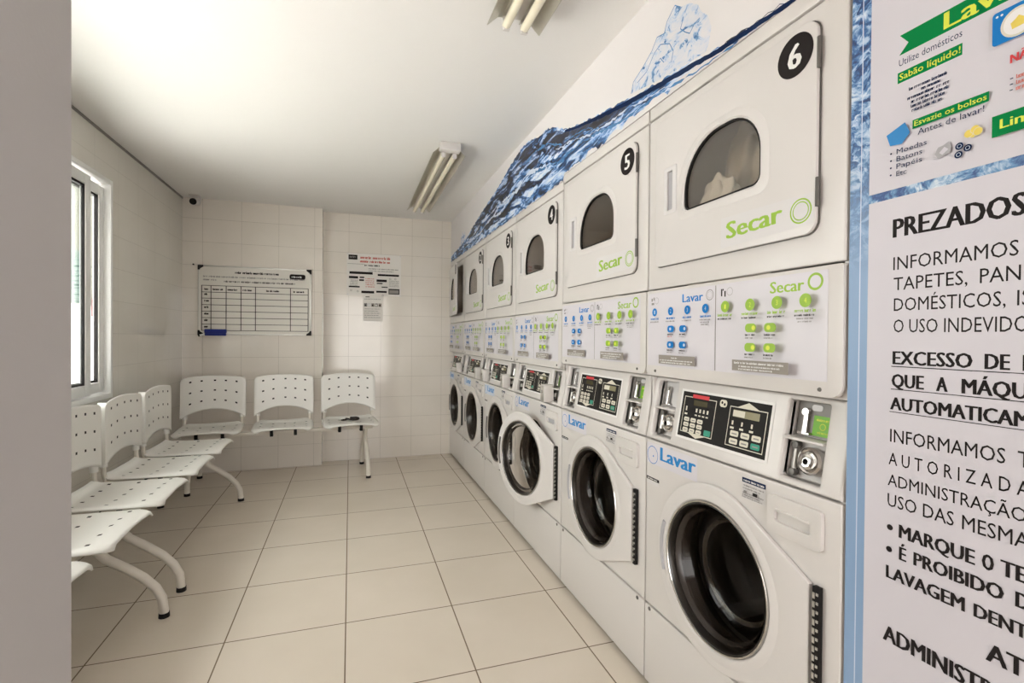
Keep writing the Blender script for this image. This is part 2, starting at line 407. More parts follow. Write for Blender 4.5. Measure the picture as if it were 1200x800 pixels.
boxes_uv('wall_rear_added', [(XL, -.30, YF-.1, YF, 0, ZC), (.80, XM+.002, YF-.1, YF, 0, ZC), (-.30, .80, YF-.1, YF, 2.10, ZC)], PAINT)  # unseen rear wall, added with a narrowed doorway to hold back light
# window: outer frame, two sliding sashes, glass
wn = bpy.data.objects.new('window_1', None); COL.objects.link(wn); wn.location = (XL, y0, z0); wn['kind'] = 'structure'
def wl(x, y, z): return (x, y-y0, z-z0)
def wframe(name, xa, xb, ya, yb, za, zb, t, m, bev=.004, tb=None):
    b = MB(); tb = tb or t
    for q in ((xa, xb, ya, ya+t, za, zb), (xa, xb, yb-t, yb, za, zb), (xa, xb, ya+t, yb-t, za, za+tb), (xa, xb, ya+t, yb-t, zb-t, zb)):
        b.box(q[0], q[1], q[2]-y0, q[3]-y0, q[4]-z0, q[5]-z0, m, bev)
    return b.build(name, wn)
fr = wframe('window_frame', -.07, .016, y0, y1, z0, z1, .030, ALU); fr['kind'] = 'structure'
f2 = wframe('track', -.068, -.050, y0+.030, y1-.030, z0+.030, z1-.030, .012, ALU); f2['kind'] = 'structure'
for (xa, xb, ya, yb) in ((-.014, .014, 2.12, 3.297), (-.048, -.018, 2.25, 3.524), (-.048, -.018, y0+.04, 2.22)):
    s_ = wframe('sash', xa, xb, ya, yb, z0+.04, z1-.05, .056, ALU, .003); s_['kind'] = 'structure'
    b = MB(); t = .012
    for q in ((ya+.05, ya+.05+t, z0+.1, z1-.108), (yb-.05-t, yb-.05, z0+.1, z1-.108), (ya+.05, yb-.05, z1-.108-t, z1-.108), (ya+.05, yb-.05, z0+.1, z0+.1+t)):
        b.box(xa+.006, xb-.006, q[0]-y0, q[1]-y0, q[2]-z0, q[3]-z0, BLACK)
    g = b.build('gasket', s_); g['kind'] = 'structure'
    g = MB().box(xa+.012, xa+.017, ya+.05-y0, yb-.05-y0, z0+.1-z0, z1-.108-z0, GLASSW).build('pane', s_); g['kind'] = 'structure'
# outside: ground, neighbouring wall with a teal panel and a red one
boxes_uv('ground', [(-14, XL-.08, -8, 16, -.3, -.12)], OUTG)
boxes_uv('ground', [(-14, 8, -12, YF, -.3, -.12)], mat('dimmed_rear_ground', (.34, .33, .32), .9, noise=.06))  # unseen rear ground, darkened to weaken light bounced through the doorway
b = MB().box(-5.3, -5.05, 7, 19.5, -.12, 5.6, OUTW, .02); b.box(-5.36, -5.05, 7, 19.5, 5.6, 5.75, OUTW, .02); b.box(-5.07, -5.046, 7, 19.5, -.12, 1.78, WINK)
tag(b.build('boundary_wall'), 'pale rendered wall outside the sliding window', 'wall')
b = MB().box(-5.045, -5.0, 10.0, 11.80, 1.80, 2.80, OUTT, .01); b.box(-5.02, -4.99, 10.05, 11.75, 1.85, 2.75, OUTT)
tag(b.build('teal_panel'), 'teal panel on the pale wall outside the window', 'panel')
b = MB().plate([(-13.3, 1.55), (-12.3, 1.55), (-12.3, 1.9), (-13.3, 2.6)], [], 0, .05, OUTR, fn=lambda u, y, z: (-5.045+y, -u, z))
tag(b.build('red_panel'), 'faded red slanted panel on the pale wall outside', 'panel')

# ------------------------------------------------------------------ washers and dryers
def loc_map(u, z, o): return (u, -o, z)
G = .003
def console_y(z): return .037*(z-.862)/.21
def sbox(b, x0, x1, y0, y1, z0, z1, m, bev=0):
    n = len(b.bm.verts); b.box(x0, x1, y0, y1, z0, z1, m, bev); b.bm.verts.ensure_lookup_table()
    for v in b.bm.verts[n:]: v.co.y += console_y(v.co.z)
def slant(b):
    for v in b.bm.verts: v.co.y += console_y(v.co.z)
    return b
def make_washer(i, name_label, group):
    """i = 6 nearest ... 1 farthest"""
    yl = Y6 + (7-i)*W
    top = 1.0695 if i >= 5 else 1.042
    R = thing('washing_machine', name_label, 'washing machine', (XM, yl, 0), -PI/2, group)
    cu, cz, rh = .343, .538, .205
    b = MB()
    b.plate([(G, .293), (W-G, .293), (W-G, .856), (G, .856)], [circ(cu, cz, rh)], 0, .012, WHITE, bev=.004)
    b.box(G, W-G, .69, .70, .02, .86, WHITE)
    b.box(G, G+.01, .012, .69, .02, .86, WHITE); b.box(W-G-.01, W-G, .012, .69, .02, .86, WHITE)
    b.box(G+.01, W-G-.01, .02, .69, .846, .855, WHITE)
    body = b.build('cabinet', R)
    b = MB(); b.plate(rrect(G, W-G, .022, .286, .004, 2), [], 0, .012, WHITE, bev=.004)
    b.box(G+.02, W-G-.02, .03, .06, 0, .03, BLACK)
    for uu in (.03, .675): b.lathe([(0, -.003), (.006, -.0025), (.007, 0)], uu, .277, DKGREY, 10)
    b.build('kick_panel', R)
    # drum and gasket
    b = MB(); b.lathe([(.205, .002), (.20, .02), (.185, .035), (.182, .06), (.195, .075), (.205, .10)], cu, cz, GASK)
    b.build('gasket', R)
    b = MB(); b.lathe([(.19, .10), (.262, .105), (.265, .16), (.258, .18), (.265, .2), (.265, .30), (.258, .32), (.265, .34), (.265, .50), (.22, .53), (.10, .54), (0, .53)], cu, cz, STEEL)
    for k in range(3):
        a = k*2*PI/3+.5
        for s_ in range(1):
            b.box(-.03, .03, .12, .49, -.262, -.205, STEEL, .02, M=Matrix.Translation((cu, 0, cz)) @ Matrix.Rotation(a, 4, 'Y'))
    b.build('drum', R)
    # door, origin at its hinge
    hu = .668
    def hx(pts): return [(p[0]-hu, p[1]) for p in pts]
    ro = .252
    d0 = math.hypot(hu-.012-cu, .13)
    pts = []
    a1 = math.radians(62); a2 = math.radians(298)
    n = 44
    for k in range(n+1):
        a = a1 + (a2-a1)*k/n; pts.append((cu+ro*math.cos(a), cz+ro*math.sin(a)))
    pts += [(.652, .398), (.652, .662)]
    b = MB(); b.plate(hx(pts), [circ(cu-hu, cz, .214)], -.013, -.002, DOORW, bev=.004)
    b.lathe([(.2005, -.004), (.2035, -.012), (.207, -.0155), (.213, -.016), (.222, -.0145), (.232, -.0128)], cu-hu, cz, DOORW)
    D = b.build('door', R); D.location = (hu, 0, 0)
    b = MB(); b.lathe([(.2025, -.011), (.2005, -.016), (.197, -.0155), (.195, -.010), (.198, -.004), (.202, -.008)], cu-hu, cz, CHROME)
    b.build('chrome_rim', D)
    b = MB(); b.lathe([(.1965, -.012), (.192, -.014), (.189, -.008), (.186, .006), (.189, .010), (.196, -.001)], cu-hu, cz, RUBBER)
    b.build('door_seal_or_shadow_rim', D)
    b = MB(); b.lathe([(.188, -.010), (.179, .005), (.158, .045), (.150, .07), (.128, .082), (.122, .088), (.06, .075), (0, .07)], cu-hu, cz, GLASSB)
    b.build('glass_bowl', D)
    b = MB(); b.lathe([(.176, .0), (.172, .006), (.168, .014)], cu-hu, cz, GASK); b.lathe([(.142, .074), (.136, .080), (.131, .0815)], cu-hu, cz, GASK)
    b.build('inner_ring', D)
    b = MB(); b.box(-.006, .011, -.015, -.002, .396, .664, BLACK, .002)
    for k in range(13): b.box(-.004, .0015, -.0165, -.014, .404+k*.0195, .417+k*.0195, SILV); b.box(.0045, .0095, -.0165, -.014, .412+k*.0195, .418+k*.0195, SILV)
    b.build('hinge', D)
    b = MB()
    arc = [(cu-hu+.226*math.cos(a), -.014, cz+.226*math.sin(a)) for a in [math.radians(160+k*4) for k in range(11)]]
    b.tube(arc, .0075, DKGREY if i < 5 else SLOT, 8); b.build('door_handle', D)
    if i == 4: D.rotation_euler = (0, 0, math.radians(13))
    # dispenser drawer
    b = MB(); o_ = rrect(.532, .678, .738, .828, .012, 4)
    b.plate(o_, [rrect(.553, .652, .766, .794, .008, 3)], -.010, .001, WHITE2, bev=.003)
    b.box(.550, .655, -.0005, .002, .765, .796, SLOT if i < 5 else WHITE2)
    b.box(.556, .649, -.0125, -.008, .791, .798, WHITE2, .002)
    b.build('detergent_drawer', R)
    # stickers
    a = Art(loc_map)
    a.R(.006, .266, .776, .846, STICK if i >= 4 else LBLUE)
    a.ring(.040, .806, .030, .0022, BLUE); a.D(.044, .803, .003, BLUE)
    a.T('Lavar', .082, .798, .043, .178, BLUE2, .075)
    a.build('lavar_sticker', R, 0)
    a = Art(loc_map); a.R(.442, .519, .787, .841, STICK2); a.R(.442, .519, .829, .841, NAVY); a.scrib(.446, .515, .832, .005, WINK, i)
    for k, zz in enumerate((.820, .813, .801, .796, .791)): a.scrib(.446, .516-.01*(k % 2), zz, .0042, INKG, i*9+k)
    a.R(.452, .462, .803, .810, INKG); a.R(.482, .497, .803, .811, INK)
    a.build('care_label', R, 0)
    a = Art(loc_map); a.R(.006, .078, .719, .729, INK); a.scrib(.010, .074, .7215, .005, WINK, i+3); a.R(.006, .078, .706, .718, STICK2)
    a.build('serial_label', R, 0)
    # slanted console
    f = lambda u, y, z: (u, y+console_y(z), z)
    r1 = rrect(.030, .135, .876, top-.012, .006, 3); r2_ = rrect(.556, .664, .876, top-.012, .006, 3)
    b = MB(); b.plate([(G, .862), (W-G, .862), (W-G, top), (G, top)], [r1, r2_], -.004, .02, WHITE, fn=f, bev=.006)
    b.box(G, G+.01, .02, .69, .864, top, WHITE); b.box(W-G-.01, W-G, .02, .69, .864, top, WHITE); b.box(G, W-G, .68, .69, .864, top, WHITE); b.box(G+.01, W-G-.01, .05, .68, top-.012, top-.002, WHITE)
    for (ua, ub) in ((.030, .135), (.556, .664)):
        za, zb = .876, top-.012; dp = .036
        for q in ((ua-.004, ua, za, zb), (ub, ub+.004, za, zb), (ua, ub, za-.004, za), (ua, ub, zb, zb+.004)):
            sbox(b, q[0], q[1], .012, dp, q[2], q[3], WHITE2)
        sbox(b, ua, ub, dp-.004, dp, za, zb, WHITE2)
    C = b.build('console', R)
    # control panel
    pm = lambda u, z, o: (u, console_y(z)-.004-o, z)
    pz0, pz1 = .900, min(1.036, top-.018)
    if i < 5: pz1 = 1.012
    a = Art(pm, .0012); s_ = lambda t: pz0+(pz1-pz0)*t
    a.R(.160, .520, pz0-.007, pz1+.007, WINK); a.R(.168, .512, pz0, pz1, BLACK)
    def outline(u0, u1, za, zb, t, m):
        a.R(u0, u1, za, za+t, m); a.R(u0, u1, zb-t, zb, m); a.R(u0, u0+t, za, zb, m); a.R(u1-t, u1, za, zb, m)
    outline(.178, .318, s_(.10), s_(.90), .0022, CREAMI); outline(.372, .502, s_(.08), s_(.86), .0022, CREAMI)
    a.R(.214, .286, s_(.88), s_(.96), RED); a.R(.222, .282, s_(.72), s_(.84), LCDK)
    a.R(.386, .478, s_(.66), s_(.80), LCD); a.R(.386, .428, s_(.67), s_(.79), CREAMI)
    a.RR(.331, .359, s_(.80), s_(.95), .008, CREAMI); a.D(.340, s_(.89), .004, INK, 8); a.D(.350, s_(.86), .004, INK, 8)
    a.P([(.400, s_(.86)), (.474, s_(.86)), (.437, s_(.97))], CREAMI); a.P([(.215, s_(.1)), (.252, s_(.02)), (.29, s_(.1))], CREAMI)
    for k in range(4): a.R(.236+k*.016, .243+k*.016, s_(.58), s_(.66), CREAMI); a.R(.234+k*.016, .244+k*.016, s_(.50), s_(.53), CREAMI)
    a.R(.190, .196, s_(.58), s_(.68), CREAMI); a.R(.187, .200, s_(.49), s_(.53), CREAMI)
    for k in range(3): a.R(.386+k*.034, .392+k*.034, s_(.50), s_(.58), CREAMI); a.R(.382+k*.034, .396+k*.034, s_(.42), s_(.46), CREAMI)
    for r_ in range(3):
        for c_ in range(3):
            a.RR(.189+c_*.030, .213+c_*.030, s_(.35-r_*.115), s_(.44-r_*.115), .004, CREAMI); a.R(.194+c_*.030, .208+c_*.030, s_(.38-r_*.115), s_(.40-r_*.115), INKG)
    a.RR(.284, .311, s_(.13), s_(.25), .003, TEALK)
    for r_ in range(2):
        for c_ in range(3):
            mm = TEALK if (r_ == 1 and c_ == 2) else CREAMI
            a.RR(.386+c_*.038, .416+c_*.038, s_(.28-r_*.15), s_(.39-r_*.15), .004, mm)
            a.R(.392+c_*.038, .410+c_*.038, s_(.32-r_*.15), s_(.345-r_*.15), INKG)
    a.build('control_panel', R, 0)
    # coin recesses: shelf, plate, lock, slide
    dt = top-1.0695
    for (ua, ub, right) in ((.030, .135, False), (.556, .664, True)):
        b = MB(); b.box(ua+.001, ub-.001, -.010, .032, .966+dt, .972+dt, WHITE2, .002); slant(b).build('shelf', R)
        yb = .031
        b = MB(); b.box(ua+.003, ub-.003, yb-.003, yb, .974+dt, top-.015, GREYP if right else STICK2)
        slant(b).build('coin_plate', R)
        b = MB(); b.tube([(ua+.03, yb-.003, 1.030+dt), (ua+.03, yb-.014, 1.030+dt)], .009, CHROME, 14)
        b.tube([(ua+.031, yb-.010, .980+dt), (ua+.031, yb-.010, 1.026+dt)], [.007, .006], CHROME, 10); b.box(ua+.015, ua+.047, yb-.014, yb-.003, .977+dt, .983+dt, CHROME, .001)
        slant(b).build('coin_slot', R)
        a = Art(lambda u, z, o, yb=yb: (u, yb-.003-o+console_y(z), z))
        if right:
            a.R(ua+.047, ub-.004, .978+dt, 1.024+dt, BRIGHT); a.RR(ua+.038, ua+.066, 1.034+dt, 1.048+dt, .006, STICK2)
            a.scrib(ua+.054, ub-.008, 1.012+dt, .006, YELL, 5); a.ring(ua+.072, 1.000+dt, .008, .002, YELL, 16); a.scrib(ua+.06, ub-.012, .984+dt, .005, YELL, 8)
        else: a.RR(ua+.070, ub-.006, .985+dt, 1.030+dt, .006, BLUE); a.RR(ua+.076, ub-.012, 1.0+dt, 1.016+dt, .003, LBLUE)
        a.build('coin_sticker', R, 0)
        b = MB(); b.tube([(ua+.018, yb-.010, .948+dt), (ua+.018, yb-.010, .890)], .006, SILV, 8)
        for zz in (.951+dt, .888): b.lathe([(0, yb-.020), (.009, yb-.018), (.010, yb-.004)], ua+.018, zz, DKGREY, 14)
        slant(b).build('slide_rail', R)
        if i >= 5:
            b = MB(); b.lathe([(.030, yb-.004), (.031, yb-.018), (.026, yb-.022), (.019, yb-.018), (.018, yb-.026), (.012, yb-.030), (.007, yb-.030), (.006, yb-.022), (0, yb-.022)], ua+.062, .922, CHROME, 28)
            b.lathe([(.0058, yb-.0225), (0, yb-.0225)], ua+.062, .922, BLACK, 12)
            slant(b).build('coin_lock', R)
        elif right or i == 3:
            us = ua-.028 if right else ua
            b = MB(); b.box(us+.012, us+.066, -.040, .012, .872, .960, WHITE2, .004); B_ = b.build('coin_box', R)
            b = MB(); b.box(us+.016, us+.062, -.043, -.039, .877, .955, SILV, .001); b.build('coin_face', B_)
            b = MB(); b.tube([(us+.044, -.042, .925), (us+.044, -.049, .925)], .008, CHROME, 12); b.build('lock', B_)
    return R

def make_dryer(i, label, group):
    yl = Y6 + (7-i)*W; dz = 0 if i >= 5 else -.0278
    R = thing('tumble_dryer', label, 'tumble dryer', (XM, yl, 1.0722+dz), -PI/2, group)
    B0 = 1.0722
    Z = lambda z: z-B0
    mp = lambda off: (lambda u, z, o: (u, -o-off, Z(z)))
    # body: shell + upper front + top cap
    b = MB(); f = lambda u, y, z: (u, y, Z(z))
    b.plate([(G, 1.366), (W-G, 1.366), (W-G, 1.9395), (G, 1.9395)], [rrect(.075, .640, 1.455, 1.890, .03, 4)], 0, .012, WHITE, fn=f, bev=.005)
    b.box(G, W-G, -.001, .03, Z(1.944), Z(1.986), WHITE, .004)
    b.box(G, G+.01, .012, .69, Z(1.076), Z(1.984), WHITE); b.box(W-G-.01, W-G, .012, .69, Z(1.076), Z(1.984), WHITE)
    b.box(G, W-G, .69, .70, Z(1.076), Z(1.984), WHITE); b.box(G, W-G, .03, .69, Z(1.978), Z(1.986), WHITE); b.box(G, W-G, .013, .69, Z(1.0735), Z(1.082), WHITE)
    b.build('cabinet', R)
    b = MB(); b.lathe([(.335, .012), (.285, .03), (.275, .05), (.278, .10), (.278, .55), (.22, .57), (0, .57)], .355, Z(1.66), INNER, 40)
    b.build('drum', R)
    # lower instruction panel
    b = MB(); b.plate(rrect(G, W-G, 1.0765, 1.361, (.018, .03, .006, .004), 4), [], -.004, .014, WHITE2, fn=f, bev=.006)
    P = b.build('front_panel', R)
    for uu in (.055, .665): b = MB(); b.lathe([(0, -.007), (.004, -.0065), (.005, -.004)], uu, Z(1.092), DKGREY, 10); b.build('screw', P)
    a = Art(mp(.004), .0006)
    a.R(.012, .338, 1.110, 1.352, STICK); a.R(.342, .683, 1.110, 1.352, STICK); a.R(.3385, .3415, 1.112, 1.35, INKG)
    a.T('Lavar', .194, 1.312, .025, .094, BLUE, .045); a.ring(.316, 1.326, .0155, .0022, INKG); a.ring(.316, 1.326, .0095, .0008, INKG)
    a.T('Secar', .528, 1.312, .027, .096, LIME, .045); a.ring(.652, 1.329, .0195, .006, YELL if False else LIME, 28); a.D(.652, 1.329, .014, STICK)
    a.R(.030, .038, 1.325, 1.335, INKG); a.R(.042, .048, 1.328, 1.338, INKG); a.R(.031, .046, 1.313, 1.320, INKG); a.ring(.060, 1.326, .011, .001, INKG, 20)
    a.R(.361, .366, 1.318, 1.338, INK); a.R(.367, .371, 1.333, 1.338, INK); a.R(.374, .379, 1.316, 1.332, INK); a.ring(.394, 1.329, .011, .001, INKG, 20)
    for k, (u, n) in enumerate(((.049, '1'), (.137, '2'), (.220, '3'), (.301, '4'))):
        a.D(u, 1.288, .0135, BLUE, 24); a.T(n, u-.003, 1.282, .012, .006, LBLUE, .01)
        a.scrib(u-.022, u+.024, 1.263, .0065, BLUE, 20+k); a.scrib(u-.024, u+.024, 1.254, .0045, INKG, 30+k)
        if k == 3: a.scrib(u-.02, u+.02, 1.247, .004, INKG, 41); a.scrib(u-.016, u+.014, 1.240, .004, INKG, 42)
    for k, (u, z) in enumerate(((.143, 1.231), (.204, 1.231), (.143, 1.181), (.204, 1.181))):
        a.RR(u-.017, u+.017, z-.0105, z+.0105, .0095, BLUE); a.D(u+.008*(1 if k % 2 else -.3), z, .005, LBLUE, 14)
        a.scrib(u-.017, u+.014, z-.0195, .0055, INK, 50+k); a.scrib(u-.017, u+.008, z-.026, .0045, PINKR if k == 0 else INKG, 60+k)
    a.R(.084, .263, 1.119, 1.147, INKT); a.scrib(.15, .18, 1.137, .005, WINK, 70); a.scrib(.09, .257, 1.129, .0045, WINK, 71); a.scrib(.1, .25, 1.122, .0045, WINK, 72)
    for k, (u, n) in enumerate(((.389, '1'), (.477, '2'), (.561, '3'), (.639, '4'))):
        a.D(u, 1.288, .0155, LIME, 24); a.T(n, u-.003, 1.282, .012, .006, YELL, .01)
        a.scrib(u-.028, u+.028, 1.262, .0075, LIME, 80+k); a.scrib(u-.028, u+.024, 1.253, .005, INK, 90+k)
        if k == 3: a.scrib(u-.022, u+.022, 1.246, .004, INKG, 95); a.scrib(u-.018, u+.02, 1.239, .004, INKG, 96)
    for k, (u, z) in enumerate(((.484, 1.229), (.545, 1.229), (.484, 1.180), (.545, 1.180))):
        a.RR(u-.018, u+.018, z-.011, z+.011, .010, LIME); a.D(u+.009*(1 if k % 2 == 0 else -.5), z, .006, YELL, 14)
        a.scrib(u-.018, u+.016, z-.020, .0055, INK, 100+k); a.scrib(u-.018, u+.010, z-.027, .0045, INKG, 110+k)
    a.R(.425, .601, 1.119, 1.147, INKT); a.scrib(.432, .594, 1.137, .0055, WINK, 120); a.scrib(.45, .58, 1.129, .0045, WINK, 121); a.scrib(.45, .56, 1.122, .0045, WINK, 122)
    a.build('instruction_sheet', R, 0)
    # door (origin on its hinge)
    hu = .655 if i != 1 else .058
    win = rrect(.203, .500, 1.588, 1.790, (.022, .026, .115, .145), 10)
    b = MB(); fd = lambda u, y, z: (u-hu, y+(.009 if y < -.007 else 0), Z(z))
    b.plate(rrect(.058, .655, 1.436, 1.908, (.018, .03, .03, .022), 6), [win, rrect(.120, .148, 1.610, 1.734, .004, 2)], -.020, -.001, DOORW, fn=fd, bev=.005)
    D = b.build('door', R); D.location = (hu, 0, 0)
    b = MB(); b.plate(rrect(.0555, .6575, 1.4335, 1.9105, (.02, .032, .032, .024), 6), [rrect(.075, .640, 1.455, 1.890, .03, 4)], -.0035, -.0006, DKGREY, fn=lambda u, y, z: (u-hu, y, Z(z))); b.build('door_seal_or_shadow_rim', D)  # dark seal plate, oversized so its rim paints the gap's shadow line
    b = MB(); wo = rrect(.176, .528, 1.564, 1.812, (.03, .035, .13, .16), 10); wi = rrect(.205, .498, 1.590, 1.788, (.022, .026, .115, .145), 10)
    n = len(wo); prof = ((0, -.0201), (.3, -.0225), (.75, -.0225), (1, -.015)); rows = []
    for t, y in prof: rows.append([b.bm.verts.new(fd(wo[k][0]*(1-t)+wi[k][0]*t, y, wo[k][1]*(1-t)+wi[k][1]*t)) for k in range(n)])
    for r_ in range(3):
        for k in range(n): b.face([rows[r_][k], rows[r_][(k+1) % n], rows[r_+1][(k+1) % n], rows[r_+1][k]], DOORW)
    b.build('window_surround', D)
    b = MB(); wb = rrect(.198, .505, 1.582, 1.795, (.024, .028, .117, .147), 10)
    b.plate(win, [rrect(.209, .494, 1.594, 1.784, (.018, .022, .110, .140), 10)], -.017, -.008, BLACK, fn=fd); b.build('window_seal', D)
    b = MB(); b.plate(wb, [], -.012, -.008, GLASSD, fn=fd); b.build('window_glass', D)
    b = MB(); b.plate(rrect(.104, .168, 1.598, 1.748, .006, 3), [rrect(.1205, .1475, 1.6105, 1.7335, .003, 2)], -.0215, -.018, STICK2, fn=fd, bev=.001)
    b.box(.119-hu, .149-hu, -.006, -.002, Z(1.611), Z(1.733), SLOT); b.build('handle', D)
    hs_ = .657 if i != 1 else .056
    for za, zb in ((1.492, 1.556), (1.794, 1.862)):
        b = MB(); b.tube([(hs_-hu, -.0085, Z(za)), (hs_-hu, -.0085, Z(zb))], .0042, DKGREY, 8); b.build('hinge', D)
    md = lambda u, z, o: (u-hu, -.011-o, Z(z))
    a = Art(md, .0008); a.D(.598, 1.850, .048, INK, 40)
    if i > 1 or True:
        a.T(str(i), .578 if i != 1 else .586, 1.823, .053, .038 if i != 1 else .022, WINK, .05)
    a.build('number_badge', D, 0)
    a = Art(md, .0007); rot = math.radians(2.5)
    a.P([(.366, 1.448), (.652, 1.456), (.652, 1.526), (.366, 1.530)], STICK2)
    a.T('Secar', .386, 1.470, .044, .184, LIME, .07, rot); a.ring(.618, 1.491, .0285, .0036, LIME); a.ring(.618, 1.491, .0215, .0026, LIME)
    a.build('secar_sticker', D, 0)
    if i == 1: D.rotation_euler = (0, 0, math.radians(-5))
    return R
where = {6: 'nearest the wall posters', 5: 'second from the posters', 4: 'in the middle of the row', 3: 'third from the tiled back wall', 2: 'second from the tiled back wall', 1: 'in the corner by the tiled back wall'}
extra = {6: 'door shut', 5: 'door shut', 4: 'its round door ajar', 3: 'door shut', 2: 'door shut', 1: 'door shut'}
for i in (6, 5, 4, 3, 2, 1):
    make_washer(i, 'white coin washer, %s, under dryer %d, %s' % (extra[i], i, where[i]), 'coin washers in a row along the right wall')
    lab = {6: 'white tumble dryer with number 6 badge and laundry behind its window', 1: 'white tumble dryer with its door ajar, in the corner by the back wall'}.get(i, 'white tumble dryer with black number %d badge, %s' % (i, where[i]))
    make_dryer(i, lab, 'tumble dryers on top of the washers')

# laundry in dryer 6: one bundled cloth
def cloth_lump(name, cx, cy, cz, sx, sy, sz, seed, amp, m):
    b = bmesh.new(); bmesh.ops.create_icosphere(b, subdivisions=5, radius=1)
    rnd = random.Random(seed); ph = [(Vector((rnd.uniform(-1, 1), rnd.uniform(-1, 1), rnd.uniform(-1, 1))).normalized()*rnd.uniform(2, 7), rnd.uniform(0, 6)) for _ in range(9)]
    for v in b.verts:
        d = sum(abs(math.sin(v.co.dot(k)+p)) for k, p in ph)/9
        q = v.co*(1+amp*(d-.6)*2.2)
        v.co = Vector((cx+q.x*sx, cy+q.y*sy, cz+q.z*sz))
    M_ = MB(); M_.merge(b, m); return M_
b = cloth_lump('laundry', 0, 0, 0, .075, .075, .185, 4, .36, LINEN)
o = b.build('laundry', smooth=60); o.location = (XM+.20, 1.225, 1.675)
tag(o, 'cream bundle of laundry behind the window of dryer 6', 'laundry')
b = cloth_lump('laundry', 0, 0, 0, .022, .085, .105, 11, .40, PAPERS)
o = b.build('laundry', smooth=60); o.location = (XM+.066, 1.215, 1.575)
tag(o, 'white crumpled cloth lying before the cream bundle in dryer 6', 'laundry')

# ------------------------------------------------------------------ wall mural above the machines
def wall_map(y, z, o): return (XM+.002-o, y, z)
def strip(a, tops, bots, m):
    """fill between two profiles sampled at the same y values"""
    o = a.up()
    A = [a.bm.verts.new(a.mp(y, z, o)) for y, z in tops]; B = [a.bm.verts.new(a.mp(y, z, o)) for y, z in bots]
    for k in range(len(A)-1): a.face([A[k], A[k+1], B[k+1], B[k]], m)
def interp(prof, y):
    for (ya, za), (yb_, zb) in zip(prof, prof[1:]):
        if ya <= y <= yb_: return za+(zb-za)*(y-ya)/(yb_-ya)
    return prof[0][1] if y < prof[0][0] else prof[-1][1]
top = [(.76, 1.995), (.909, 2.0), (1.16, 2.02), (1.25, 2.035), (1.40, 2.055), (1.60, 2.085), (1.80, 2.12), (1.94, 2.146), (2.08, 2.175), (2.20, 2.205), (2.30, 2.262), (2.40, 2.292), (2.55, 2.30), (2.68, 2.335), (2.81, 2.345), (2.95, 2.325), (3.10, 2.30), (3.25, 2.262), (3.40, 2.236), (3.65, 2.2), (3.9, 2.16), (4.1, 2.12), (4.3, 2.085), (4.6, 2.05), (5.0, 2.02)]
rnd = random.Random(3)
ys = [.76+(5.005-.76)*k/240 for k in range(241)]
def botz(y): return 1.988 if y < 2.199 else 1.9575
a = Art(wall_map, .0006)
jag = lambda amp: rnd.uniform(-amp, amp)
T1 = [(y, interp(top, y)+jag(.006)) for y in ys]
low = [(y, botz(y)+.004+(.026 if y < 2.0 else .004)*abs(math.sin(y*9+math.sin(y*23)))+jag(.006)) for y in ys]
strip(a, T1, [(y, min(z, t-.002)) for (y, z), (_, t) in zip(low, T1)], WATER)
# dark upper body of the wave
def sub(y0_, y1_, ft, fb, m):
    yy = [y for y in ys if y0_ <= y <= y1_]; P_, Q_ = [], []
    for y in yy:
        t = (y-y0_)/(y1_-y0_); zt = interp(top, y); e = min(1, 6*t, 6*(1-t)); h = zt-botz(y)
        P_.append((y, zt-h*ft(t)-.004+jag(.004))); Q_.append((y, zt-h*(ft(t)+(fb(t)-ft(t))*e)-.005+jag(.006)))
    strip(a, P_, Q_, m)
sub(1.55, 2.62, lambda t: .06+.03*math.sin(t*9), lambda t: .34+.10*math.sin(t*11), WATER_D)
sub(2.45, 3.40, lambda t: .10+.05*math.sin(t*14), lambda t: .42+.1*math.sin(t*9+1), WATER_D)
sub(3.2, 4.35, lambda t: .05, lambda t: .40+.12*math.sin(t*12), WATER_D)
sub(2.3, 4.0, lambda t: .62+.06*math.sin(t*15), lambda t: .78+.06*math.sin(t*11+2), WATER_D)
for q, (ya_, yb2, f0, th) in enumerate(((1.2, 2.3, .34, .05), (1.5, 3.0, .52, .05), (2.4, 3.6, .50, .06), (1.9, 2.9, .22, .035), (2.9, 4.1, .58, .06), (1.0, 1.9, .55, .06), (3.3, 4.6, .36, .07))):
    sub(ya_, yb2, lambda t, f0=f0, q=q: f0+.05*math.sin(t*13+q), lambda t, f0=f0, q=q, th=th: f0+.05*math.sin(t*13+q)+th*(.6+.4*math.sin(t*29+q)), LBLUE if q % 2 == 0 else BLUEW)
